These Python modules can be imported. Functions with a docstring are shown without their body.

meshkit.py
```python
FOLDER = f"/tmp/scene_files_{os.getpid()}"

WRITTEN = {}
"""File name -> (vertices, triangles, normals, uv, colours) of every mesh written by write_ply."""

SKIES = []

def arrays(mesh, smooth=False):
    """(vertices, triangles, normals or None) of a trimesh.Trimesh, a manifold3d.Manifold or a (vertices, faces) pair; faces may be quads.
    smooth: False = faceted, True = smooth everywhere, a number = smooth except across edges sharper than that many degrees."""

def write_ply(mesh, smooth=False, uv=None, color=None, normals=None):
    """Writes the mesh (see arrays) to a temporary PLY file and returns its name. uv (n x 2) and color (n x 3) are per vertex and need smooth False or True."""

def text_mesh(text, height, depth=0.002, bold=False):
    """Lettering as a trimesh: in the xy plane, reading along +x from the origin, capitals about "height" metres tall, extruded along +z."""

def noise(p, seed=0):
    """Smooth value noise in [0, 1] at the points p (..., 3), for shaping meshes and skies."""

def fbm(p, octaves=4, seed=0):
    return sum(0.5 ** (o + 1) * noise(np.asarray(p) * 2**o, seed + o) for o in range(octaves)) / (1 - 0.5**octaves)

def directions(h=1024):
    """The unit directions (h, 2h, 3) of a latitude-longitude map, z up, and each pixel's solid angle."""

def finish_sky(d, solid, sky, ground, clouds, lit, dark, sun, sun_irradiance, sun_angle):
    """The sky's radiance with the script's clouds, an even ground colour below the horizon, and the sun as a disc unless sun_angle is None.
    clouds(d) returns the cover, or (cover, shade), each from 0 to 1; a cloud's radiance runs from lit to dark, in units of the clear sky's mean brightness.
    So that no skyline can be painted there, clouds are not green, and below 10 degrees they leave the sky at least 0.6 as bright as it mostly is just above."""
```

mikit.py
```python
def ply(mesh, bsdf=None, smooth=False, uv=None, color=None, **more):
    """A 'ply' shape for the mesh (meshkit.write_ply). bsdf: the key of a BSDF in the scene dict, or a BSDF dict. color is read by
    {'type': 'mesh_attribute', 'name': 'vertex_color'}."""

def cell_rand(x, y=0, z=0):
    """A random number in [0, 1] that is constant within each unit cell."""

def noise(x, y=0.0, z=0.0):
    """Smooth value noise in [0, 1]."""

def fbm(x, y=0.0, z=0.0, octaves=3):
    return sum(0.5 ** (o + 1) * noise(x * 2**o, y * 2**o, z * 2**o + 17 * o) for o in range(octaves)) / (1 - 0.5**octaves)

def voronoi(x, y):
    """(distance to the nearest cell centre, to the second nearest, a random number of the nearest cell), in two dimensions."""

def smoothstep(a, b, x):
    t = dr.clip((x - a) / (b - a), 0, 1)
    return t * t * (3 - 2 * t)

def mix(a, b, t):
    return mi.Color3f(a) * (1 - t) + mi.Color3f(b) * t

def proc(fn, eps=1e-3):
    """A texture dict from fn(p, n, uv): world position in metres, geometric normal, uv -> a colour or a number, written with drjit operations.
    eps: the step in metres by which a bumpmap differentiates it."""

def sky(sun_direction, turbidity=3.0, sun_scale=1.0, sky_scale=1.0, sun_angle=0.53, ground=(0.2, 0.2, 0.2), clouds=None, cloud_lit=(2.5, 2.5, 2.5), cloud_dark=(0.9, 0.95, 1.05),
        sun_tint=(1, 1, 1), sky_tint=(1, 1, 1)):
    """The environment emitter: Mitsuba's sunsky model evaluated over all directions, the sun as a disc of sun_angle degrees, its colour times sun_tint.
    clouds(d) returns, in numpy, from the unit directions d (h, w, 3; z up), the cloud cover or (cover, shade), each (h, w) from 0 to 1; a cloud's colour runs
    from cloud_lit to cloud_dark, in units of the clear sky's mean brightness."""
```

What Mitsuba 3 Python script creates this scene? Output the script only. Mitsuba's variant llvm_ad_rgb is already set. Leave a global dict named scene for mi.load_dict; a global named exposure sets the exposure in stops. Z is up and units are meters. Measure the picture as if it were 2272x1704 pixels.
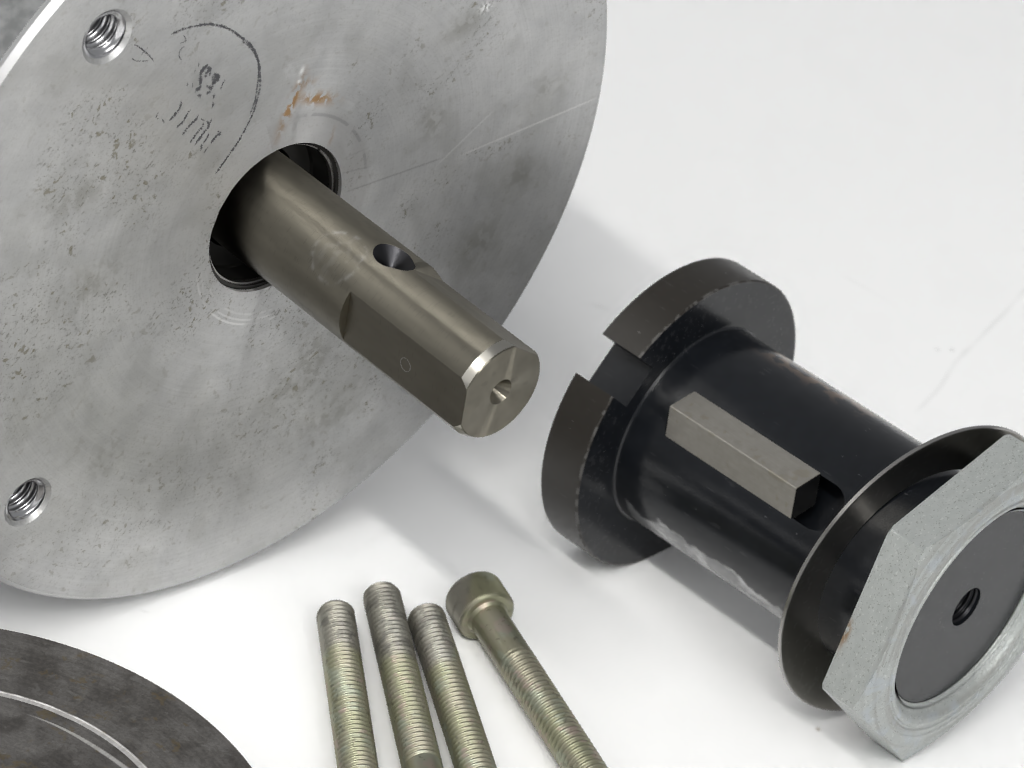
import math, random, numpy as np, trimesh, mitsuba as mi, mikit, manifold3d as m3
import drjit as dr
from mikit import noise, fbm, smoothstep, mix
T = mi.ScalarTransform4f
S = 1.35                                  # scale of the measured layout to real size
rng = np.random.default_rng(7)
scene, labels = {}, {}

# ------------------------------------------------------------------ camera, light, exposure
CAM = np.array([0.0, 0.0, 0.34283195]) * S
FW = np.array([0.0, 0.84559102, -0.53383127])
UP = -np.array([0.24301079, -0.51782892, -0.82024324])
scene['camera'] = {
    'type': 'thinlens', 'fov': math.degrees(2 * math.atan(1136 / 8369.07)), 'fov_axis': 'x',
    'aperture_radius': 0.0019, 'focus_distance': 0.532 * S, 'near_clip': 0.05, 'far_clip': 50.0,
    'to_world': T().look_at(origin=CAM.tolist(), target=(CAM + FW).tolist(), up=UP.tolist())}
exposure = -0.05


def lamp(key, pos, target, sx, sy, along, power, tint, label):
    d = np.array(target, float) - np.array(pos, float)
    scene[key] = {'type': 'rectangle', 'to_world': T().look_at(origin=list(pos), target=list(target), up=np.cross(d, along).tolist()) @ T().scale([sx / 2, sy / 2, 1]),
                  'emitter': {'type': 'area', 'radiance': {'type': 'rgb', 'value': [power * t for t in tint]}}}
    labels[key] = {'label': label, 'category': 'lamp', 'kind': 'structure'}


AX, SIDE, BASE = np.array([0.774, -0.633, 0.0]), np.array([-0.633, -0.774, 0.0]), np.array([-0.052, 0.628, 0.09])   # along the shaft, towards the light, motor


def from_motor(along, dist, elev):
    e = math.radians(elev)
    return BASE + AX * along + (SIDE * math.cos(e) + np.array([0, 0, 1.0]) * math.sin(e)) * dist


scene['room_light'] = {'type': 'constant', 'radiance': {'type': 'rgb', 'value': [0.35, 0.356, 0.364]}}
lamp('window_lamp', from_motor(0.35, 1.45, 33), from_motor(0.35, 0, 0), 1.9, 1.05, AX, 1.1, (1, 1, 1), 'broad soft lamp behind the camera on the left')
lamp('tube_lamp', from_motor(0.45, 1.50, 54.5), from_motor(0.45, 0, 0), 1.0, 0.05, AX, 100.0, (1, 0.985, 0.95), 'long tube lamp above and behind the camera')
lamp('softbox_lamp', (0.62, -0.49, 1.03), (0.0, 0.62, 0.05), 0.9, 0.7, AX, 6.0, (1, 0.995, 0.98), 'square soft lamp behind the camera on the right')
lamp('ceiling_lamp', from_motor(0.30, 1.85, 70), (0.05, 0.66, 0.0), 1.5, 1.0, AX, 1.45, (1, 1, 1), 'large soft lamp straight above the table')

# ------------------------------------------------------------------ helpers
MAT = {}


def bsdf(key, d):
    scene['material_' + key] = d
    MAT[key] = 'material_' + key


def num(key):
    k, i = key, 0
    while k in scene or any(s.startswith(k + '__') for s in scene) or k in labels:
        i += 1
        k = f'{key}_{i:03d}'
    return k


def polar_uv(mesh, seam, angle):
    """splits a mesh (mm, about the z axis) at sharp edges and at the seam, and returns it with uv = (z + r, angle): u runs along the lay's normal"""
    mesh = trimesh.graph.smooth_shade(mesh, angle=np.radians(angle), facet_minarea=None)
    v, f = np.array(mesh.vertices), np.array(mesh.faces)
    ph = (np.arctan2(v[:, 1], v[:, 0]) - seam) % (2 * np.pi)
    u = np.hypot(v[:, 0], v[:, 1]) - v[:, 2]
    vs, fs, us, ps, seen = [v], f.copy(), [u], [ph], {}
    n = len(v)
    wide = np.where(np.ptp(ph[f], axis=1) > np.pi)[0]
    ev, eu, ep = [], [], []
    for i in wide:
        for k in range(3):
            j = f[i, k]
            if ph[j] < np.pi:
                if j not in seen:
                    seen[j] = n + len(ev)
                    ev.append(v[j]); eu.append(u[j]); ep.append(ph[j] + 2 * np.pi)
                fs[i, k] = seen[j]
    if ev:
        v, u, ph = np.vstack([v, ev]), np.r_[u, eu], np.r_[ph, ep]
    return trimesh.Trimesh(v, fs, process=False), np.c_[u * 0.05, ph]


def put_polar(key, mesh, mat, to, seam, angle=30, label=None):
    if hasattr(mesh, 'to_mesh'):
        q = mesh.to_mesh()
        mesh = trimesh.Trimesh(q.vert_properties[:, :3], q.tri_verts, process=False)
    mesh, uv = polar_uv(mesh, seam, angle)
    mesh.apply_transform(to)
    scene[key] = mikit.ply(mesh, MAT[mat], smooth=True, uv=uv)
    if label:
        labels[key] = {'label': label}


def put(key, mesh, mat, to=None, smooth=35, label=None, kind=None, **more):
    if hasattr(mesh, 'to_mesh'):
        q = mesh.to_mesh()
        mesh = trimesh.Trimesh(q.vert_properties[:, :3], q.tri_verts, process=False)
    if isinstance(mesh, tuple):
        mesh = trimesh.Trimesh(mesh[0], mesh[1], process=False)
    if to is not None:
        mesh = mesh.copy()
        mesh.apply_transform(to)
    scene[key] = mikit.ply(mesh, MAT[mat], smooth=smooth)
    if label or kind or more:
        labels[key] = {**({'label': label} if label else {}), **({'kind': kind} if kind else {}), **more}
    return key


def frame(a):
    a = np.asarray(a, float) / np.linalg.norm(a)
    x = np.cross([0, 0, 1.0], a)
    x /= np.linalg.norm(x)
    return x, np.cross(a, x), a


def pose(o, a):
    x, y, a = frame(a)
    m = np.eye(4)
    m[:3, :3] = np.array([x, y, a]).T * 0.001      # local millimetres to metres
    m[:3, 3] = o
    return m


def axis(psi, tilt=0.0):
    return np.array([math.cos(psi) * math.cos(tilt), math.sin(psi) * math.cos(tilt), math.sin(tilt)])


def rev(profile, n=160):
    """closed solid of revolution (r, z), mm, as a Manifold"""
    q = np.array(profile, float)
    if np.sum(q[:, 0] * np.roll(q[:, 1], -1) - np.roll(q[:, 0], -1) * q[:, 1]) < 0:
        q = q[::-1]
    return m3.Manifold.revolve(m3.CrossSection([q]), n)


def cyl(r, z0, z1, r1=None, n=96):
    return m3.Manifold.cylinder(z1 - z0, r, r if r1 is None else r1, n).translate([0, 0, z0])


def box(x0, x1, y0, y1, z0, z1):
    return m3.Manifold.cube([x1 - x0, y1 - y0, z1 - z0]).translate([x0, y0, z0])


def rotz(man, deg):
    return man.rotate([0, 0, deg])


def thread(r, depth, pitch, z0, z1, n=72, per=10, inward=False, fade0=0.0, fade1=0.0, tip0=0.0, tip1=0.0, flat=0.22):
    """helical thread surface, mm; r = crest radius (bolt) or root radius (hole); fade = run-out length, tip = chamfer length"""
    nz = max(4, int((z1 - z0) / pitch * per))
    z = np.linspace(z0, z1, nz + 1)
    th = np.linspace(0, 2 * np.pi, n + 1)
    Z, TH = np.meshgrid(z, th, indexing='ij')
    ph = (Z / pitch - TH / (2 * np.pi)) % 1.0
    tri = np.clip((np.abs(ph - 0.5) * 2 - flat) / (1 - 2 * flat), 0, 1)      # 0 crest .. 1 root
    tri = tri * tri * (3 - 2 * tri) * 0.55 + tri * 0.45
    amp = np.ones_like(Z)
    if fade0:
        amp = amp * np.clip((Z - z0) / fade0, 0, 1)
    if fade1:
        amp = amp * np.clip((z1 - Z) / fade1, 0, 1)
    R = r - depth * tri * amp
    if inward:
        R = r - depth * tri * amp
    if tip0:
        R = np.minimum(R, r - np.maximum(0, tip0 - (Z - z0)) * 0.9)
    if tip1:
        R = np.minimum(R, r - np.maximum(0, tip1 - (z1 - Z)) * 0.9)
    V = np.stack([R * np.cos(TH), R * np.sin(TH), Z], -1)
    V = V[:, :-1]
    idx = np.arange((nz + 1) * n).reshape(nz + 1, n)
    a, b = idx[:-1], np.roll(idx, -1, 1)[:-1]
    c, d = np.roll(idx, -1, 1)[1:], idx[1:]
    f = np.concatenate([np.stack([a, b, c], -1).reshape(-1, 3), np.stack([a, c, d], -1).reshape(-1, 3)])
    if inward:
        f = f[:, ::-1]
    return V.reshape(-1, 3), f


def cap(vf, n, end, inward=False):
    """adds a flat end to a thread surface"""
    v, f = vf
    ring = np.arange(n) if end == 0 else np.arange(len(v) - n, len(v))
    c = v[ring].mean(0)
    c[:2] = 0
    v = np.vstack([v, [c]])
    k = len(v) - 1
    t = np.stack([ring, np.roll(ring, -1), np.full(n, k)], 1)
    if end == 0:
        t = t[:, ::-1]
    return v, np.vstack([f, t])


# ------------------------------------------------------------------ poses measured from the photograph
MA = axis(-0.6855045)                                              # motor shaft direction
MC = np.array([-0.038576006, 0.46497809, 0.06686146]) * S          # centre of the motor's face
MX, MY, _ = frame(MA)
HA = axis(-0.6230693, 0.02297916)                                  # adapter hub axis
HC = np.array([0.02862929, 0.50384629, 0.02540811]) * S            # front of the hub's flange
HX, HY, _ = frame(HA)
DC = np.array([-0.05747125, 0.38540672, 0.010]) * S                # centre of the dark disc's top
MOTOR, HUB = pose(MC, MA), pose(HC, HA)


def loc(p, c, x, y, a):
    """position in an object's own frame, in millimetres"""
    d = [p[i] - float(c[i]) for i in range(3)]
    return [1000 * (d[0] * float(e[0]) + d[1] * float(e[1]) + d[2] * float(e[2])) for e in (x, y, a)]


def gauss(u, v, cu, cv, su, sv, ang=0.0):
    c, s = math.cos(math.radians(ang)), math.sin(math.radians(ang))
    a, b = (u - cu) * c + (v - cv) * s, -(u - cu) * s + (v - cv) * c
    return dr.exp(-dr.square(a / su) - dr.square(b / sv))


def rfbm(x, y, z, octaves=3):
    """fbm whose octaves are turned against each other and warped, so no grid shows"""
    w1, w2 = noise(x * 0.7 + 3, y * 0.7, z) - 0.5, noise(x * 0.7, y * 0.7 + 9, z + 5) - 0.5
    x, y = x + 0.9 * w1, y + 0.9 * w2
    out, tot = 0, 0
    for o in range(octaves):
        c, q = math.cos(0.6 + 1.1 * o), math.sin(0.6 + 1.1 * o)
        out = out + 0.5 ** o * noise((x * c + y * q) * 2.0 ** o + 11 * o, (-x * q + y * c) * 2.0 ** o, z + 17 * o)
        tot += 0.5 ** o
    return out / tot


# ------------------------------------------------------------------ materials
def table_colour(p, n, uv):
    k = fbm(p.x * 9, p.y * 9, 3.0, 3)
    k2 = fbm(p.x * 60, p.y * 45, 8.0, 3)
    c = mix((0.816, 0.821, 0.822), (0.830, 0.832, 0.832), k)
    x, y = p.x * 1000, p.y * 1000

    def line(x0, y0, x1, y1, w):
        L = math.hypot(x1 - x0, y1 - y0)
        tx, ty = (x1 - x0) / L, (y1 - y0) / L
        s = (x - x0) * tx + (y - y0) * ty
        d = dr.abs((x - x0) * ty - (y - y0) * tx + 1.6 * (noise(s * 0.06, 1.0) - 0.5))
        return smoothstep(w, 0.2 * w, d) * smoothstep(-3, 3, s) * smoothstep(L + 3, L - 3, s) * (0.3 + 0.7 * noise(s * 0.2, 5.0))
    m = 0.10 * line(121, 840, 95, 766, 1.0) + 0.25 * gauss(x, y, 98.6, 795.7, 0.6, 0.5) + 0.35 * gauss(x, y, 102.2, 797.2, 0.5, 0.5)
    m = m + 0.05 * line(74, 819, 86, 812, 1.2) + 0.10 * gauss(x, y, 15.8, 776.4, 2.5, 1.2) * noise(x, y) + 0.10 * gauss(x, y, -61.3, 615.1, 0.9, 0.5)
    c = c * (1 - 0.008 * smoothstep(0.62, 0.72, k2)) * (1 - m)
    return mix(c, mi.Color3f(0.30, 0.25, 0.18), 0.6 * gauss(x, y, 78.9, 632.0, 0.5, 0.7))


bsdf('table', {'type': 'principled', 'base_color': mikit.proc(table_colour), 'roughness': 0.42, 'specular': 0.35})


def cast_spots(u, v, sc):
    a, b = u * 0.80 + v * 0.60, -u * 0.60 + v * 0.80          # pits drawn out a little along one direction
    reg = smoothstep(0.50, 0.74, rfbm(u * 0.07 + 4, v * 0.07 + 9, 5.0, 3))
    reg = dr.maximum(reg, 0.9 * gauss(u, v, 16, -44, 26, 15, 25))
    reg = dr.maximum(reg, 0.7 * gauss(u, v, -22, -64, 30, 14, 10))
    pits = smoothstep(0.64, 0.84, rfbm(a * 1.4 + 31, b * 2.2 + 7, 2.0, 3)) * (0.10 + 0.90 * reg)
    fine = smoothstep(0.64, 0.82, rfbm(a * 2.6, b * 4.2, 11.0, 2)) * (0.40 + 0.60 * reg)
    return pits, fine, reg


STAINS = [(-1, 25, 5, 5), (70.7, 13.7, 4.5, 4.0), (67.8, -7.2, 4.5, 5.5), (38.2, 12.7, 4.0, 4.5), (14.7, -44.5, 9, 6), (19, -39, 7, 9), (-33.6, -47, 4, 4), (41, 34, 6, 3), (60, -22, 7, 6), (28, -54, 10, 5), (-52, 18, 7, 4), (-45, -3, 9, 5)]


def face_colour(p, n, uv):
    u, v, w = loc(p, MC, MX, MY, MA)
    r = dr.sqrt(u * u + v * v)
    pits, fine, reg = cast_spots(u, v, 1.0)
    st = mi.Float(0)
    for a, b, sa, sb in STAINS[1:]:
        st = dr.maximum(st, gauss(u, v, a, b, sa, sb, 20))
    mott = rfbm(u * 0.16, v * 0.16, 1.0, 4)
    c = mix((0.42, 0.423, 0.424), (0.54, 0.54, 0.535), mott)
    c = c * (1 + 0.07 * (noise(r * 3.2, 1.5, dr.atan2(v, u) * 2.0) - 0.5) + 0.08 * (noise(r * 7.0, 7.5, dr.atan2(v, u) * 3.0) - 0.5))      # turning lines
    c = c * (1 + 0.06 * (rfbm(u * 0.9, v * 2.6, 4.0, 2) - 0.5))
    # turned zone round the bore: finer and paler, with faint rings
    rings = smoothstep(0.6, 0.8, noise(r * 4.0, 0.5)) * smoothstep(24, 19, r)
    c = mix(c, mi.Color3f(0.57, 0.57, 0.567), 0.45 * smoothstep(27, 19, r) + 0.12 * rings)
    # stains and pits (grime in the casting skin)
    stn = st * (0.35 + 0.65 * smoothstep(0.35, 0.66, rfbm(u * 0.6, v * 0.6, 6.0, 3)))
    c = mix(c, mi.Color3f(0.20, 0.195, 0.165), 0.50 * stn)
    smear = smoothstep(0.50, 0.75, rfbm(u * 0.13 + 40, v * 0.13, 17.0, 3))
    c = mix(c, mi.Color3f(0.30, 0.30, 0.28), 0.22 * smear)
    c = mix(c, mi.Color3f(0.13, 0.125, 0.10), 0.58 * pits)
    c = mix(c, mi.Color3f(0.25, 0.245, 0.225), 0.40 * fine)
    # olive and rust spots
    ol = smoothstep(0.72, 0.80, rfbm(u * 0.75 + 9, v * 0.75 + 3, 21.0, 3))
    c = mix(c, mi.Color3f(0.15, 0.13, 0.075), 0.6 * ol * (0.2 + 0.8 * reg))
    ru = gauss(u, v, -2.4, 25.0, 1.1, 6.0, -16) + 0.9 * gauss(u, v, 4.6, 25.8, 4.6, 1.3, -14) + 0.45 * gauss(u, v, 1.0, 30.2, 2.0, 1.0) + 0.6 * gauss(u, v, 10.5, 15.8, 0.5, 1.8, -8)
    ru = ru * smoothstep(0.30, 0.56, rfbm(u * 1.1, v * 0.8, 13.0, 3))
    c = mix(c, mi.Color3f(0.35, 0.205, 0.085), dr.clip(1.15 * ru, 0, 0.92))
    dull = smoothstep(24.5, 22.5, r) * smoothstep(-0.2, 0.2, v + 2.2 * u - 6)          # dull ring worn by a part that sat here
    c = mix(c, mi.Color3f(0.36, 0.35, 0.34), 0.35 * dull)
    rg = smoothstep(0.55, 0.15, dr.abs(r - 22.7)) * smoothstep(2, 10, v) * smoothstep(-2, 5, u) * smoothstep(0.35, 0.6, noise(u * 0.6, v * 0.6, 2))
    c = mix(c, mi.Color3f(0.14, 0.14, 0.15), 0.3 * rg)
    r2 = dr.sqrt(dr.square(u - 2.5) + dr.square(v + 3.5))
    lr = (smoothstep(0.35, 0.1, dr.abs(r2 - 21.2)) + 0.7 * smoothstep(0.3, 0.1, dr.abs(r2 - 20.2)) + 0.5 * smoothstep(0.3, 0.1, dr.abs(r2 - 18.9))) * smoothstep(-6, -14, v) * smoothstep(0.3, 0.6, noise(u * 0.4, v * 0.4, 6))
    c = mix(c, mi.Color3f(0.76, 0.76, 0.755), 0.55 * lr)
    chips = gauss(u, v, -1.1, 33.2, 0.5, 0.9, -15) + gauss(u, v, -1.3, 30.9, 0.5, 0.4) + gauss(u, v, 46, 37, 1.6, 1.2) * smoothstep(0.5, 0.6, noise(u * 2, v * 2, 4))
    c = mix(c, mi.Color3f(0.85, 0.85, 0.84), dr.clip(chips, 0, 0.9))
    # straight scratches, bright and dark
    def seg(x0, y0, x1, y1):
        L = math.hypot(x1 - x0, y1 - y0)
        tx, ty = (x1 - x0) / L, (y1 - y0) / L
        s = (u - x0) * tx + (v - y0) * ty
        d = dr.abs((u - x0) * ty - (v - y0) * tx)
        return smoothstep(0.34, 0.08, d) * smoothstep(-2, 2, s) * smoothstep(L + 2, L - 2, s)
    c = mix(c, mi.Color3f(0.80, 0.79, 0.78), 0.40 * seg(50, 2.5, 85.5, 7.0))
    c = mix(c, mi.Color3f(0.78, 0.78, 0.78), 0.28 * seg(43, 2, 55, 11))
    c = mix(c, mi.Color3f(0.14, 0.14, 0.14), 0.28 * seg(18.7, 1.5, 43, 3.0) + 0.15 * seg(15.8, 9.9, 21, 10.7) + 0.2 * seg(16.3, 6.3, 22.8, 6.0) + 0.5 * seg(44, -38, 49, -28))
    return dr.clip(c, 0.01, 0.95)


def face_rough(p, n, uv):
    u, v, w = loc(p, MC, MX, MY, MA)
    r = dr.sqrt(u * u + v * v)
    return 0.36 + 0.10 * fbm(u * 0.3, v * 0.3, 8.0, 2) + 0.12 * smoothstep(50, 17, r)


def face_lay(p, n, uv):
    u, v, w = loc(p, MC, MX, MY, MA)
    return 0.40 + 0.30 * smoothstep(60, 22, dr.sqrt(u * u + v * v))


def face_bump(p, n, uv):
    u, v, w = loc(p, MC, MX, MY, MA)
    pits, fine, reg = cast_spots(u, v, 1.0)
    cast = smoothstep(18, 34, dr.sqrt(u * u + v * v))
    return 1.0 - 0.6 * pits - 0.3 * fine + (0.04 + 0.24 * cast) * rfbm(u * 1.3, v * 1.3, 2.0, 3)


bsdf('face', {'type': 'bumpmap', 'tex': mikit.proc(face_bump, eps=0.0002), 'scale': 0.00010,
              'bsdf': {'type': 'principled', 'base_color': mikit.proc(face_colour), 'metallic': 0.80, 'roughness': mikit.proc(face_rough), 'anisotropic': mikit.proc(face_lay), 'specular': 0.5}})


def body_colour(p, n, uv):
    k = fbm(p.x * 350, p.y * 350, p.z * 350, 4)
    return mix((0.17, 0.175, 0.175), (0.27, 0.275, 0.275), smoothstep(0.3, 0.7, k))


bsdf('body', {'type': 'principled', 'base_color': mikit.proc(body_colour), 'metallic': 0.5, 'roughness': 0.55})
bsdf('bright', {'type': 'principled', 'base_color': {'type': 'rgb', 'value': [0.62, 0.62, 0.62]}, 'metallic': 0.9, 'roughness': 0.38})
bsdf('tapped', {'type': 'principled', 'base_color': {'type': 'rgb', 'value': [0.50, 0.50, 0.51]}, 'metallic': 1.0, 'roughness': 0.20})
bsdf('graphite', {'type': 'principled', 'base_color': {'type': 'rgb', 'value': [0.045, 0.045, 0.05]}, 'roughness': 0.55})
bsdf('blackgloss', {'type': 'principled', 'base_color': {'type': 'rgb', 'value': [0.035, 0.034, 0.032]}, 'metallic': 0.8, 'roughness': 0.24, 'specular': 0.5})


def shaft_colour(p, n, uv):
    u, v, w = loc(p, MC, MX, MY, MA)
    c = mix((0.155, 0.144, 0.117), (0.205, 0.191, 0.157), fbm(u * 0.5, v * 0.5, w * 0.12, 3))
    sc = smoothstep(0.74, 0.82, noise(w * 6.0, u * 0.6, v * 0.6))
    c = c * (1 - 0.10 * sc)
    ph = dr.atan2(v, u)
    s = (ph - 2.32) * 10.7                    # pale dried residue left round the set screw
    d = dr.sqrt(dr.square(s) + dr.square(w - 24.5))
    ring = 0.8 * dr.exp(-dr.square((d - 5.4) / 0.45)) + 0.30 * smoothstep(5.5, 3.0, d)
    ring = ring * smoothstep(0.40, 0.70, fbm(u * 0.7, v * 0.7, w * 0.7, 3))
    c = mix(c, mi.Color3f(0.40, 0.40, 0.40), dr.clip(0.42 * ring, 0, 0.5))
    return c


def shaft_rough(p, n, uv):
    u, v, w = loc(p, MC, MX, MY, MA)
    return 0.285 + 0.06 * fbm(u * 0.8, v * 0.8, w * 0.3, 3)


def shaft_bump(p, n, uv):
    u, v, w = loc(p, MC, MX, MY, MA)
    return noise(w * 5.0, u * 0.25, v * 0.25) + 0.5 * noise(w * 11.0, u * 0.3 + 7, v * 0.3)


bsdf('shaft', {'type': 'bumpmap', 'tex': mikit.proc(shaft_bump, eps=0.00005), 'scale': 0.0000035,
               'bsdf': {'type': 'principled', 'base_color': mikit.proc(shaft_colour), 'metallic': 1.0, 'roughness': mikit.proc(shaft_rough), 'anisotropic': 1.0}})
bsdf('endrim', {'type': 'principled', 'base_color': {'type': 'rgb', 'value': [0.40, 0.385, 0.345]}, 'metallic': 1.0, 'roughness': 0.24})
bsdf('dimple', {'type': 'principled', 'base_color': {'type': 'rgb', 'value': [0.035, 0.035, 0.038]}, 'metallic': 1.0, 'roughness': 0.36})


def hub_colour(p, n, uv):
    u, v, w = loc(p, HC, HX, HY, HA)
    r = dr.sqrt(u * u + v * v)
    c = mix((0.004, 0.0048, 0.0062), (0.0075, 0.0086, 0.011), fbm(u * 0.25, v * 0.25, w * 0.25, 3))
    rim = smoothstep(34.0, 34.5, r)                        # browner turned rim of the flange
    c = mix(c, mi.Color3f(0.017, 0.0145, 0.0115), 0.9 * rim)
    sc = smoothstep(0.83, 0.90, noise(u * 0.35 + v * 1.9, v * 0.35 - u * 1.9, w * 0.25)) * smoothstep(0.45, 0.6, noise(u * 0.15, v * 0.15, w * 0.12 + 3))
    c = mix(c, mi.Color3f(0.06, 0.06, 0.065), 0.16 * sc)            # hairline scratches
    worn = smoothstep(34.0, 34.4, r) * smoothstep(-0.6, -0.3, w) * smoothstep(0.42, 0.60, fbm(u * 0.8, v * 0.8, w * 0.5, 3))
    c = mix(c, mi.Color3f(0.26, 0.26, 0.26), 0.16 * worn)
    k = fbm(u * 1.5, v * 1.5, w * 0.5, 3)
    c = mix(c, mi.Color3f(0.22, 0.22, 0.23), 0.22 * smoothstep(0.82, 0.88, k))
    ph = dr.atan2(v, u)
    rust = smoothstep(0.5, 0.12, dr.abs(ph - 1.02)) * smoothstep(0.48, 0.60, fbm(w * 0.35, ph * 9, 2.0, 3)) * smoothstep(6, 14, w) * smoothstep(46, 30, w)
    c = mix(c, mi.Color3f(0.16, 0.10, 0.06), 0.55 * rust)
    sl = smoothstep(27.0, 28.0, r) * smoothstep(0.66, 0.74, fbm(u * 1.1, v * 1.1, 7.0, 2)) * smoothstep(-0.3, 0, w)
    return mix(c, mi.Color3f(0.06, 0.06, 0.065), 0.15 * sl)


def hub_rough(p, n, uv):
    u, v, w = loc(p, HC, HX, HY, HA)
    r = dr.sqrt(u * u + v * v)
    ph = dr.atan2(v, u)
    return 0.10 + 0.09 * fbm(u * 0.4, v * 0.4, w * 0.4, 3) + 0.10 * fbm(ph * 22, w * 0.02, 3.0, 3) + 0.16 * smoothstep(34.0, 34.5, r)


def hub_bare(p, n, uv):
    """blacking rubbed off along the underside of the barrel"""
    u, v, w = loc(p, HC, HX, HY, HA)
    ph = dr.atan2(-v, -u)                                  # 0 at the left, positive downwards
    edge = 0.46 + 0.45 * (fbm(w * 0.12, ph * 2.0, 4.0, 4) - 0.5)
    b = smoothstep(edge - 0.02, edge + 0.04, ph) * smoothstep(60, 34, w) * smoothstep(1.9, 1.5, ph) * smoothstep(2.5, 4.0, w) * smoothstep(24.0, 23.6, dr.sqrt(u * u + v * v))
    return 0.85 * b * (0.35 + 0.65 * smoothstep(0.30, 0.62, fbm(w * 0.25, ph * 6, 9.0, 3)))


bsdf('hub', {'type': 'blendbsdf', 'weight': mikit.proc(hub_bare),
             'a': {'type': 'principled', 'base_color': mikit.proc(hub_colour), 'metallic': 0.0, 'roughness': mikit.proc(hub_rough), 'specular': 0.33},
             'b': {'type': 'principled', 'base_color': {'type': 'rgb', 'value': [0.55, 0.55, 0.555]}, 'metallic': 1.0, 'roughness': 0.30}})


def key_colour(p, n, uv):
    u, v, w = loc(p, HC, HX, HY, HA)
    k = rfbm(u * 0.9, w * 0.9, v * 0.9, 3)
    k2 = smoothstep(0.66, 0.78, rfbm(u * 0.45 + 7, w * 0.45, v * 0.4, 3))
    c = mix((0.22, 0.21, 0.188), (0.27, 0.258, 0.234), k)
    c = c * (1 + 0.10 * (noise(u * 5, v * 5, w * 0.4) - 0.5))
    c = mix(c, mi.Color3f(0.20, 0.175, 0.12), 0.35 * k2)
    return mix(c, mi.Color3f(0.012, 0.012, 0.013), smoothstep(43.2, 43.28, w))          # blackened sawn end


bsdf('key', {'type': 'principled', 'base_color': mikit.proc(key_colour), 'metallic': 0.6, 'roughness': 0.40})


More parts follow.
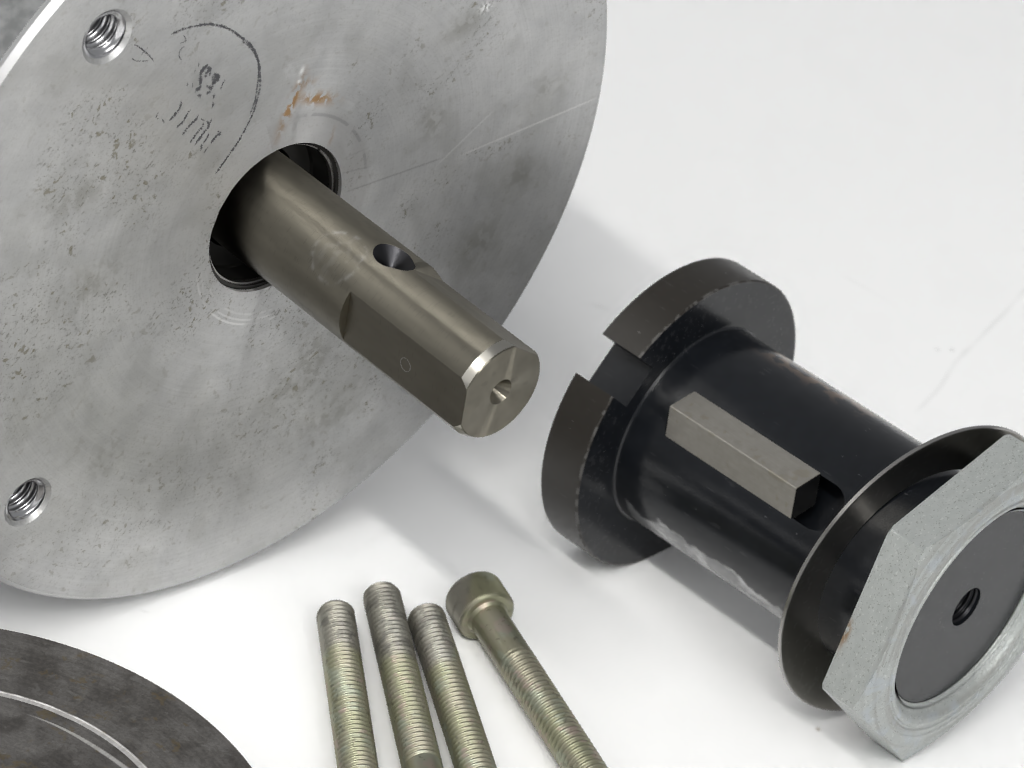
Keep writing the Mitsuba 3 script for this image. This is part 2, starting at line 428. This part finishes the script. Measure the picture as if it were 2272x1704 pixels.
def zinc_colour(p, n, uv):
    u, v, w = loc(p, HC, HX, HY, HA)
    r = dr.sqrt(u * u + v * v)
    k = fbm(u * 0.8, v * 0.8, w * 0.8, 3)
    c = mix((0.31, 0.33, 0.318), (0.385, 0.40, 0.39), k)
    sp = smoothstep(0.64, 0.76, fbm(u * 2.6, v * 2.6, w * 2.6, 2))
    c = mix(c, mi.Color3f(0.19, 0.20, 0.18), 0.6 * sp)
    hi = 0.5 * smoothstep(0.70, 0.80, fbm(u * 2.2 + 50, v * 2.2, w * 2.2, 2))
    c = mix(c, mi.Color3f(0.72, 0.73, 0.71), 0.5 * hi)
    top = smoothstep(77.4, 78.4, w)
    ring = smoothstep(0.45, 0.75, noise(r * 1.3, 2.0, dr.atan2(v, u) * 0.8)) * top
    c = mix(c, mi.Color3f(0.25, 0.25, 0.235), 0.6 * ring)
    blue = top * smoothstep(0.5, 0.8, rfbm(u * 0.35 + 5, v * 0.35, 1.0, 3))
    c = mix(c, mi.Color3f(0.36, 0.40, 0.45), 0.4 * blue)
    ru = gauss(u, v, -33.0, 2.0, 3.0, 3.2) * smoothstep(70.6, 69.2, w) * smoothstep(0.35, 0.55, fbm(u, v, w, 3))
    return mix(c, mi.Color3f(0.20, 0.11, 0.04), dr.clip(ru, 0, 0.9))


def zinc_bump(p, n, uv):
    u, v, w = loc(p, HC, HX, HY, HA)
    return fbm(u * 2.0, v * 2.0, w * 2.0, 3) + 1.1 * smoothstep(77.6, 78.4, w) * noise(dr.sqrt(u * u + v * v) * 1.15, 0.4, dr.atan2(v, u) * 0.5)


bsdf('zinc', {'type': 'bumpmap', 'tex': mikit.proc(zinc_bump, eps=0.0001), 'scale': 0.00016,
              'bsdf': {'type': 'principled', 'base_color': mikit.proc(zinc_colour), 'metallic': 0.45, 'roughness': 0.42}})


def washer_colour(p, n, uv):
    u, v, w = loc(p, HC, HX, HY, HA)
    k = smoothstep(0.60, 0.72, fbm(u * 0.9, v * 0.9, w * 0.9, 3))
    return mix((0.30, 0.288, 0.262), (0.40, 0.39, 0.37), 0.5 * k)


bsdf('washer', {'type': 'principled', 'base_color': mikit.proc(washer_colour), 'metallic': 1.0, 'roughness': 0.26})
bsdf('wornedge', {'type': 'principled', 'base_color': {'type': 'rgb', 'value': [0.36, 0.35, 0.34]}, 'metallic': 1.0, 'roughness': 0.32})


def bolt_colour(p, n, uv):
    x, y, z = p.x * 1000, p.y * 1000, p.z * 1000
    k = fbm(x * 0.14, y * 0.14, z * 0.3, 3)
    c = mix((0.245, 0.245, 0.165), (0.265, 0.25, 0.19), smoothstep(0.35, 0.65, k))
    c = mix(c, mi.Color3f(0.27, 0.295, 0.235), 0.7 * smoothstep(0.5, 0.72, fbm(x * 0.2 + 30, y * 0.2, z * 0.4, 3)))
    c = mix(c, mi.Color3f(0.33, 0.25, 0.225), 0.5 * smoothstep(0.60, 0.75, fbm(x * 0.35, y * 0.35 + 60, z * 0.5, 3)))
    d = smoothstep(0.66, 0.78, rfbm(x * 1.1, y * 1.1, z * 0.8, 3))
    c = mix(c, mi.Color3f(0.09, 0.085, 0.065), 0.5 * d)
    tip = smoothstep(610.5, 614.5, y - 0.15 * x + 1.2 * (noise(x * 0.5, y * 0.5) - 0.5)) * smoothstep(2.2, 1.2, x)      # plating worn grey at the bare tips
    c = mix(c, mi.Color3f(0.235, 0.225, 0.20), 0.8 * tip)
    c = mix(c, mi.Color3f(0.06, 0.058, 0.055), 0.45 * tip * smoothstep(0.5, 0.66, rfbm(x * 0.5, y * 0.5, 3.0, 3)))
    return c


bsdf('bolt', {'type': 'principled', 'base_color': mikit.proc(bolt_colour), 'metallic': 0.75, 'roughness': 0.38})


def disc_colour(p, n, uv):
    u, v = (p.x - float(DC[0])) * 1000, (p.y - float(DC[1])) * 1000
    r, th = dr.sqrt(u * u + v * v), dr.atan2(v, u) * 57.2958
    k = rfbm(u * 0.16, v * 0.16, 1.0, 5)
    c = mix((0.082, 0.077, 0.073), (0.145, 0.139, 0.134), smoothstep(0.25, 0.75, k))
    c = c * (1 + 0.35 * (fbm(r * 1.6, th * 0.08, 3.0, 3) - 0.5)) * (1 + 0.5 * (rfbm(u * 2.2, v * 2.2, 8.0, 3) - 0.5))
    c = mix(c, mi.Color3f(0.14, 0.105, 0.05), 0.5 * smoothstep(0.62, 0.74, rfbm(u * 0.35 + 3, v * 0.35, 5.0, 4)) * smoothstep(0.35, 0.6, rfbm(u * 1.4, v * 1.4, 9.0, 2)))
    c = mix(c, mi.Color3f(0.30, 0.295, 0.29), 0.18 * smoothstep(0.62, 0.80, rfbm(u * 0.5, v * 0.7, 15.0, 4)))
    g1 = smoothstep(0.85, 0.45, dr.abs(r - 40.9 + 0.25 * (noise(th * 0.35) - 0.5)))
    r2 = 36.95 + 0.0030 * dr.square(dr.maximum(0, 66 - th)) * 1.0
    g2 = smoothstep(0.75, 0.25, dr.abs(r - r2) / (0.35 + 0.65 * smoothstep(84, 55, th))) * smoothstep(86, 74, th)
    wear = 0.75 + 0.25 * noise(th * 1.7, 4.0)
    c = mix(c, mi.Color3f(0.62, 0.61, 0.60), 0.95 * g1 * wear)
    return mix(c, mi.Color3f(0.56, 0.55, 0.54), 0.85 * g2 * wear)


bsdf('disc', {'type': 'principled', 'base_color': mikit.proc(disc_colour), 'metallic': 0.55, 'roughness': 0.42})

# ------------------------------------------------------------------ setting
tt = trimesh.creation.box([2.6, 2.6, 0.03])
tt.apply_translation([0, 0.75, -0.015])
put('tabletop', tt, 'table', smooth=False, label='plain white tabletop under the parts', kind='structure')

# ------------------------------------------------------------------ motor
R = 88.64
holes = [(53.75 * S * math.cos(math.radians(q)), 53.75 * S * math.sin(math.radians(q))) for q in (45, 135, 225, 315)]
RB = 1.15
plate = rev([(0, -14), (R - RB - 0.02, -14), (R - RB - 0.02, -0.004), (0, -0.004)], 256)
plate = plate - cyl(16.56, -20, 1)
for hx, hy in holes:
    plate = plate - cyl(4.75, -20, 1, n=64).translate([hx, hy, 0]) - cyl(4.75, -0.85, 0.02, 5.62, n=64).translate([hx, hy, 0])
q = plate.to_mesh()
pm = trimesh.Trimesh(q.vert_properties[:, :3], q.tri_verts, process=False)
pm.update_faces(~((pm.triangles_center[:, 2] > -0.01) & (pm.face_normals[:, 2] > 0.9)))      # the front is made as a polar sheet below
put('motor__plate_core', pm, 'face', MOTOR, 30)


def polar_sheet():
    from scipy.spatial import Delaunay
    pts = []
    for r in np.r_[16.56, np.linspace(17.4, R - RB - 0.8, 46), R - RB]:
        n = int(np.clip(r * 2 * np.pi / 1.7, 96, 320))
        t = (np.arange(n) + 0.5 * (int(r * 7) % 2)) / n * 2 * np.pi
        pts.append(np.c_[r * np.cos(t), r * np.sin(t)])
    pts = np.vstack(pts)
    for hx, hy in holes:
        pts = pts[np.hypot(pts[:, 0] - hx, pts[:, 1] - hy) > 5.9]
    for hx, hy in holes:
        t = np.arange(64) / 64 * 2 * np.pi
        pts = np.vstack([pts, np.c_[hx + 5.60 * np.cos(t), hy + 5.60 * np.sin(t)], np.c_[hx + 6.3 * np.cos(t + 0.05), hy + 6.3 * np.sin(t + 0.05)]])
    tri = Delaunay(pts).simplices
    cc = pts[tri].mean(1)
    ok = np.hypot(*cc.T) > 16.45
    for hx, hy in holes:
        ok &= np.hypot(cc[:, 0] - hx, cc[:, 1] - hy) > 5.58
    tri = tri[ok]
    e = pts[tri]
    neg = (e[:, 1, 0] - e[:, 0, 0]) * (e[:, 2, 1] - e[:, 0, 1]) - (e[:, 1, 1] - e[:, 0, 1]) * (e[:, 2, 0] - e[:, 0, 0]) < 0
    tri[neg] = tri[neg][:, ::-1]
    return trimesh.Trimesh(np.c_[pts, np.zeros(len(pts))], tri, process=False)


put_polar('motor__face_plate', polar_sheet(), 'face', MOTOR, math.radians(-88), label='pitted grey aluminium face plate with pencil marks and rust stains')
bevel = rev([(R - RB, 0), (R, -RB), (R, -2.2), (R - RB - 0.01, -2.2)], 256)
put('motor__face_plate__bevel', bevel, 'bright', MOTOR, 20, label='bright machined bevel round the face plate')
body = rev([(0, -190), (70, -190), (90.26, -176), (90.26, -60), (88.3, -55), (88.3, -2.25), (R - RB, -2.25), (R - RB, -14.05), (20, -14.05), (20, -60), (0, -60)], 256)
put('motor__body', body, 'body', MOTOR, 30, label='dark grey round body behind the face plate')
bore = rev([(16.55, -0.9), (16.55, -45), (0, -45), (0, -44), (11.3, -44), (11.3, -8.5), (15.2, -8.1), (15.6, -7.5), (15.75, -0.9)], 128)
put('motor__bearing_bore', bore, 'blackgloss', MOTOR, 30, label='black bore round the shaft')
lip = rev([(15.35, -2.4), (16.5, -2.4), (16.5, -1.5), (15.35, -1.5)], 128) - rotz(box(10, 20, -0.5, 0.5, -5, 1), 53)
put('motor__retaining_ring', lip, 'wornedge', MOTOR, 25, label='thin steel ring just inside the bore')
for hx, hy in holes:
    k = num('motor__face_plate__tapped_hole')
    v, f = thread(4.74, 1.05, 2.0, -13.5, -0.75, n=64, inward=True, fade1=0.4, flat=0.15)
    v = v + [hx, hy, 0]
    put(k, (v, f), 'tapped', MOTOR, 50)

# shaft with two wrench flats, a drilled dimple and a centre hole
SL, SR = 65.115, 10.716
sh = rev([(0, -44), (SR, -44), (SR, SL - 1.9), (SR - 0.75, SL - 0.22), (SR - 0.95, SL), (2.7, SL), (0.8, SL - 3.4), (0.8, SL - 6), (0, SL - 6)], 192)
for ang, z0, dist in ((185.0, 31.9, 9.09), (60.4, 37.0, 9.04)):
    ramp = m3.Manifold.hull(box(dist, 20, -20, 20, z0, 90) + box(dist + 1.75, 20, -20, 20, z0 - (0.25 if ang > 100 else 1.6), z0))
    sh = sh - rotz(ramp, ang)
def drill(push):
    tipc = m3.Manifold.cylinder(6.0, 0.05, 6.3, 64).rotate([0, 90, 0]).translate([6.9 - push, 0, 32.2])
    tail = m3.Manifold.cylinder(2.2, 0.02, 0.5, 16).rotate([0, 90, 0]).translate([9.6 - push, 0, 37.3])
    return rotz(m3.Manifold.hull(tipc + tail), 93)


sh = sh - drill(0.06)
fr = m3.Manifold.cylinder(1.68, SR - 0.04, SR - 0.79, 192).translate([0, 0, SL - 1.9])
rim = (sh ^ cyl(20, SL - 1.9, SL - 0.22)) - fr
sh = sh - rim
put_polar('motor__shaft__chamfer', rim, 'endrim', MOTOR, math.radians(-60), 25, label='bright chamfer round the end of the shaft')
put_polar('motor__shaft', sh, 'shaft', MOTOR, math.radians(-60), 25, label='machined steel shaft with two wrench flats')
dim = (drill(0.05) - drill(0.0)) ^ cyl(SR - 0.02, 20, 50)
put('motor__shaft__set_screw_dimple', dim, 'dimple', MOTOR, 25, label='dark drilled dimple on the shaft')
a0 = math.radians(182)
ringm = (cyl(1.42, 0, 0.04, n=48) - cyl(1.31, -1, 1, n=48)).rotate([0, 90, 0]).translate([9.085, 0.6, 48.8])
put('motor__shaft__screw_mark', rotz(ringm, 185), 'wornedge', MOTOR, False, label='small bright ring pressed into the flat')

# pencil marks on the face, as thin graphite strokes
strokes = {
    'arc': [(-36.11, 48.6), (-32.42, 49.17), (-28.55, 49.02), (-25.27, 48.16), (-21.81, 46.57), (-18.54, 44.15), (-15.65, 41.8), (-13.32, 38.5), (-11.95, 35.04), (-11.25, 31.0), (-11.6, 27.18), (-12.55, 24.19), (-14.18, 20.64), (-16.33, 17.57), (-18.47, 14.49)],
    'arc2': [(-18.2, 43.3), (-15.3, 40.9), (-13.0, 37.6), (-12.1, 33.6), (-11.9, 29.5), (-12.5, 26.3)],
    's5a': [(-24.59, 37.39), (-25.06, 38.88), (-26.0, 39.64), (-27.0, 38.48), (-26.83, 36.92), (-26.45, 35.86), (-27.06, 35.03), (-27.95, 34.81)], 's5b': [(-25.64, 37.21), (-25.59, 38.44), (-25.05, 38.81)], 's3a': [(-23.99, 37.53), (-22.58, 36.8), (-22.16, 36.29), (-23.32, 35.85), (-23.38, 35.03), (-23.61, 34.24), (-24.71, 33.51)], 's3b': [(-24.06, 37.13), (-22.76, 36.14), (-22.26, 36.38)], 's3c': [(-25.08, 35.27), (-24.03, 34.76), (-23.5, 34.5)], 'sdot': [(-26.81, 33.86), (-26.34, 33.47), (-25.97, 32.83)],
    't1': [(-29.87, 37.33), (-29.84, 36.07)], 't2': [(-28.67, 36.78), (-28.42, 35.61)], 't3': [(-28.49, 39.64), (-28.66, 38.99)], 't4': [(-27.98, 40.91), (-27.93, 39.93)], 't5': [(-20.61, 35.66), (-21.02, 34.63), (-21.26, 33.57)], 'r2': [(-22.59, 33.17), (-22.81, 31.96)], 'r3': [(-22.82, 31.26), (-22.44, 30.61), (-22.7, 29.97)],
    'm1': [(-30.75, 33.37), (-30.54, 32.34), (-31.09, 31.22), (-31.99, 30.31), (-32.62, 29.62)], 'm2': [(-27.91, 30.9), (-28.62, 29.8), (-29.3, 28.56), (-30.26, 27.95), (-30.47, 27.43)], 'm3': [(-25.69, 29.26), (-26.14, 28.38), (-27.21, 27.51), (-27.98, 26.7), (-28.77, 25.62)], 'm4': [(-23.89, 27.43), (-24.14, 26.36), (-25.15, 25.19), (-25.9, 24.23), (-26.59, 23.41)], 'm5': [(-23.4, 27.31), (-22.51, 26.12), (-23.63, 24.68), (-24.48, 23.47), (-25.26, 22.66)], 'm6': [(-22.08, 24.46), (-22.55, 23.29), (-23.16, 22.44)], 'm6b': [(-23.46, 22.37), (-23.31, 20.91)], 'm7': [(-20.01, 24.39), (-19.22, 23.71), (-20.17, 23.29), (-21.12, 21.81)], 't7': [(-21.66, 21.37), (-22.52, 20.15)], 't8': [(-35.72, 32.02), (-36.12, 31.69), (-35.43, 30.56)], 't9': [(-34.65, 30.52), (-33.8, 29.34)], 't10': [(-24.85, 28.22), (-23.93, 27.58)], 't11': [(-22.03, 27.56), (-22.41, 26.38)],
    'l': [(-44.74, 48.44), (-42.12, 46.53), (-39.1, 43.66)], 'm': [(-44.52, 45.36), (-42.46, 44.4), (-40.52, 44.15)], 'n': [(-41.28, 47.02), (-42.5, 45.6)],
    'o': [(-33.32, 48.01), (-32.23, 46.41), (-33.72, 46.23)], 'p': [(-32.21, 45.39), (-33.32, 44.27), (-32.35, 42.34)]}
WID = {'arc': 0.46, 'arc2': 0.34, 'l': 0.24, 'm': 0.2, 'n': 0.18, 'o': 0.2, 'p': 0.18}


def stroke(pts, wid):
    pts = np.array(pts)
    d = np.r_[0, np.cumsum(np.linalg.norm(np.diff(pts, axis=0), axis=1))]
    s = np.arange(0, d[-1] + 0.01, 0.16)
    from scipy.interpolate import PchipInterpolator
    P = PchipInterpolator(d, pts, axis=0)(s)
    t = np.gradient(P, axis=0)
    t /= np.linalg.norm(t, axis=1, keepdims=True) + 1e-9
    nrm = np.stack([-t[:, 1], t[:, 0]], 1)
    w = 1.15 * wid * (0.45 + 0.9 * rng.random(len(s))) * np.clip(np.minimum(s + 0.3, d[-1] - s + 0.3) / 0.9, 0.3, 1)
    P = P + nrm * (rng.random((len(s), 1)) - 0.5) * wid * 0.45
    quads = []
    for i in range(len(s) - 1):
        if rng.random() < 0.10:
            continue
        quads.append([P[i] + nrm[i] * w[i] / 2, P[i] - nrm[i] * w[i] / 2, P[i + 1] - nrm[i + 1] * w[i + 1] / 2, P[i + 1] + nrm[i + 1] * w[i + 1] / 2])
    v = np.array(quads).reshape(-1, 2)
    n = len(quads)
    b = np.arange(n)[:, None] * 4
    f = np.vstack([b + [0, 1, 2], b + [0, 2, 3]])
    return np.c_[v, np.full(len(v), 0.02)], f


sv, sf, at = [], [], 0
for k, pts in strokes.items():
    v, f = stroke(pts, WID.get(k, 0.72 if k[0] == 's' else 0.28 if k[0] == 't' else 0.52))
    sv.append(v)
    sf.append(f + at)
    at += len(v)
put('motor__face_plate__pencil_writing', (np.vstack(sv), np.vstack(sf)), 'graphite', MOTOR, False, label='pencilled arc and handwriting on the face plate')
labels['motor'] = {'label': 'round grey motor lying on its side with a bare steel shaft', 'category': 'motor'}

# ------------------------------------------------------------------ adapter hub
FR, BR = 34.75, 23.25
ZN0, ZN1, ZF = 68.82, 77.71, 79.1
ZE = 76.1
hub = rev([(0, -2), (10.8, -2), (10.8, -10.8), (FR - 0.6, -10.8), (FR, -10.2), (FR, -0.3), (FR - 0.3, 0), (BR + 1.2, 0), (BR + 0.5, 0.12), (BR + 0.12, 0.5), (BR, 1.2), (BR, 66.5), (BR - 0.35, 67), (BR - 0.35, ZE - 0.4), (BR - 0.75, ZE), (0, ZE)], 224)
QN = 142.1
hub = hub - rotz(box(27.3, 40, -4.85, 4.85, -12, 1.5), QN)
QS = math.degrees(2.4708)
slot = m3.Manifold.hull((cyl(2.2, 0, 16, n=40).rotate([0, 90, 0]).translate([14.6, 3.03, 9.9])) + (cyl(2.2, 0, 16, n=40).rotate([0, 90, 0]).translate([14.6, -3.03, 9.9])) + (cyl(5.23, 0, 16, n=64).rotate([0, 90, 0]).translate([14.6, 0, 47.2])))
hub = hub - rotz(slot, QS)
hub = hub - cyl(4.5, ZE - 14, ZE + 1, n=64)
put('adapter_hub__body', hub, 'hub', HUB, 28)
v, f = thread(4.52, 0.5, 1.25, ZE - 13, ZE - 0.7, n=64, inward=True, fade1=0.8)
put('adapter_hub__centre_hole', (v, f), 'dimple', HUB, 50, label='small threaded hole in the end of the hub')
labels['adapter_hub'] = {'label': 'black flanged adapter hub with a keyway lying beside the motor shaft', 'category': 'hub'}

# square key lying askew in the keyway
kq, kr, kz, kl, kph, kw1, kw2 = 2.4708, 21.0 * S, 6.6 * S, 25.6 * S, 1.7097, 5.8 * S, 6.3 * S
kb = m3.CrossSection([np.array([(0, 0), (kw1, 0), (kw1, kw2), (0, kw2)])])
kb = kb.offset(-0.35, m3.JoinType.Round).offset(0.35, m3.JoinType.Round, 2, 24)
kman = m3.Manifold.extrude(kb, kl - 0.3)
e2 = m3.Manifold.extrude(kb.offset(-0.28, m3.JoinType.Round, 2, 16), kl).translate([0, 0, -0.15])
kman = m3.Manifold.hull(kman + e2)
u2 = np.array([math.cos(kph), math.sin(kph)])                   # outward normal of the upper face, in the hub's frame
t2 = np.array([-u2[1], u2[0]])
mk = np.eye(4)
mk[:2, 0], mk[:2, 1] = -t2, -u2
mk[:2, 3] = kr * np.array([math.cos(kq), math.sin(kq)])
mk[2, 3] = kz
q = kman.to_mesh()
km = trimesh.Trimesh(q.vert_properties[:, :3], q.tri_verts, process=False)
km.apply_transform(mk)
if np.linalg.det(mk[:3, :3]) < 0:
    pass
put('key_bar', km, 'key', HUB, 30, label='square grey steel key seated askew in the keyway of the black hub', category='key')

# dished washer, loose on the hub and leaning on the nut
WA = axis(-0.6230693 - 0.18102615, 0.02297916 - 0.02194505)
WC = HC + HA * 0.046001507 * S + HX * 0.000164366 * S + HY * 0.000225704 * S
WASH = pose(WC, WA)
put('spring_washer__disc', rev([(23.9, -2.3), (34.95, -0.55), (34.95, 0.35), (34.4, 0.28), (23.9, -1.4)], 224), 'washer', WASH, 30)
put('spring_washer__rim', rev([(34.96, -0.5), (35.25, -0.42), (35.25, 0.40), (34.96, 0.42)], 224), 'wornedge', WASH, 30, label='bright worn rim of the dark washer')
labels['spring_washer'] = {'label': 'thin dark dished washer leaning against the hexagon nut on the hub', 'category': 'washer'}

# hexagon nut
NR = 36.66
hexa = m3.Manifold.extrude(m3.CrossSection([np.array([(NR * math.cos(3.4339146 + k * math.pi / 3), NR * math.sin(3.4339146 + k * math.pi / 3)) for k in range(6)])]), ZF - ZN0).translate([0, 0, ZN0])
nut = hexa ^ rev([(0, ZN0 - 1), (35.4, ZN0 - 1), (36.5, ZN0 + 0.45), (36.9, ZN1 - 0.55), (31.5, ZF - 0.22), (30.6, ZF - 0.18), (30.1, ZF), (29.0, ZF), (28.8, ZF - 0.16), (28.4, ZF - 0.02), (27.6, ZF - 0.02), (27.3, ZF - 0.3), (26.9, ZF - 0.3), (26.7, ZF - 0.05), (0, ZF - 0.05)], 224)
nut = nut - rev([(0, ZN0 - 2), (25, ZN0 - 2), (23.4, ZN0 + 1), (23.4, ZF - 2.6), (25.3, ZF - 0.5), (26.2, ZF + 0.05), (26.2, ZF + 1), (0, ZF + 1)], 224)
put('hexagon_nut__body', nut, 'zinc', HUB, 22)
v, f = thread(23.39, 0.62, 1.5, ZN0 + 1, ZF - 1.9, n=160, inward=True, fade1=0.5)
put('hexagon_nut__bore_thread', (v, f), 'zinc', HUB, 50)
labels['hexagon_nut'] = {'label': 'large galvanised hexagon nut screwed onto the end of the black hub', 'category': 'nut'}

# ------------------------------------------------------------------ socket screws
BOLT_R, HEAD_R, HEAD_H, LS, LT = 2.94344 * S, 4.75 * S, 6.03 * S, 11.11 * S, 43.0 * S
BL = LS + LT


def screw(head_r):
    """screw along +z from the underside of its head; returns the meshes of its parts"""
    prof = [(0, -HEAD_H + 4.2), (3.3, -HEAD_H + 4.2), (3.3, -HEAD_H), (head_r * 0.86, -HEAD_H), (head_r * 0.95, -HEAD_H + 0.35), (head_r, -HEAD_H + 1.1)]
    prof += [(head_r, -HEAD_H + 1.1 + k * (HEAD_H - 2.0) / 10) for k in range(1, 11)] + [(head_r - 0.35, -0.35), (head_r - 0.75, -0.12), (BOLT_R + 1.5, 0), (BOLT_R + 0.6, 0.05), (BOLT_R, 0.7), (0, 0.7)]
    n = 440
    prof = np.array(prof)
    th = np.arange(n) / n * 2 * np.pi
    P, TH = np.meshgrid(np.arange(len(prof)), th, indexing='ij')
    Rr, Z = prof[P, 0], prof[P, 1]
    kn = (np.abs(prof[P, 0] - head_r) < 1e-6)
    Rr = Rr - kn * 0.30 * (0.5 - 0.5 * np.cos(TH * 88))
    hexr = 3.3 * math.cos(math.pi / 6) / np.cos((TH + math.pi / 6) % (math.pi / 3) - math.pi / 6)
    Rr = np.where((P == 1) | (P == 2), hexr, Rr)
    V = np.stack([Rr * np.cos(TH), Rr * np.sin(TH), Z], -1).reshape(-1, 3)
    idx = np.arange(len(prof) * n).reshape(len(prof), n)
    a, b, c, d = idx[:-1], np.roll(idx, -1, 1)[:-1], np.roll(idx, -1, 1)[1:], idx[1:]
    f = np.concatenate([np.stack([a, b, c], -1).reshape(-1, 3), np.stack([a, c, d], -1).reshape(-1, 3)])
    shank = rev([(0, 0.5), (BOLT_R - 0.02, 0.5), (BOLT_R - 0.02, LS - 1.2), (BOLT_R - 0.35, LS + 0.1), (0, LS + 0.1)], 96)
    vt, ft = thread(BOLT_R + 0.02, 0.58, 1.41, LS - 1.0, BL, n=72, per=12, fade0=1.8, tip1=1.15, flat=0.2)
    vt, ft = cap((vt, ft), 72, 1)
    return (V, f), shank, (vt, ft)


def place_screw(key, o, a, head_r, spin, label):
    h, s, t = screw(head_r)
    m = pose(o, a) @ trimesh.transformations.rotation_matrix(spin, [0, 0, 1])
    put(key + '__head', h, 'bolt', m, 40)
    put(key + '__shank', s, 'bolt', m, 30)
    put(key + '__thread', t, 'bolt', m, 55)
    labels[key] = {'label': label, 'category': 'screw', 'group': 'socket head screws lying on the white tabletop'}


def head_first(x, y, yaw, head_r):
    sl = -(head_r - BOLT_R) / (BL + HEAD_H / 2)
    return np.array([x * S, y * S, (head_r + sl * HEAD_H / 2) / 1000]), np.array([math.cos(yaw), math.sin(yaw), sl])


def tip_first(x, y, yaw, head_r):
    sl = (head_r - BOLT_R) / (BL + HEAD_H / 2)
    a = np.array([math.cos(yaw), math.sin(yaw), sl])
    a /= np.linalg.norm(a)
    tip = np.array([x * S, y * S, BOLT_R / 1000])
    return tip + a * BL / 1000, -a


o, a = tip_first(-0.01767443, 0.46320298, -1.31469406, 4.55 * S)
place_screw('socket_screw', o, a, 4.55 * S, 0.3, 'olive threaded screw leftmost of the four, its bare tip up')
o, a = tip_first(-0.01168407, 0.47072704, -1.27106964, 4.55 * S)
place_screw('socket_screw_001', o, a, 4.55 * S, 2.1, 'olive threaded screw second from left, its tip reaching highest')
o, a = tip_first(-0.00425375, 0.46804219, -1.22288396, 4.55 * S)
place_screw('socket_screw_002', o, a, 4.55 * S, 4.4, 'olive threaded screw with dark grimy tip touching the knurled screw head')
o, a = head_first(0.00507558, 0.46896591, -0.99354311, HEAD_R)
place_screw('socket_screw_003', o, a, HEAD_R, 1.2, 'olive socket screw on the right with its knurled head up')

# ------------------------------------------------------------------ dark disc in the corner
th = np.linspace(0, 2 * np.pi, 361)[:-1]
dp = rev([(8, -13.5), (60.6, -13.5), (60.85, -13.2), (60.85, -0.3), (60.55, 0), (41.7, 0), (41.4, -0.18), (40.4, -0.18), (40.1, 0), (8, 0)], 320)
md = np.eye(4)
md[:3, :3] *= 0.001
md[:3, 3] = DC
put('steel_disc', dp, 'disc', md, 28, label='dark stained steel disc with a bright scribed ring in the near corner', category='disc')
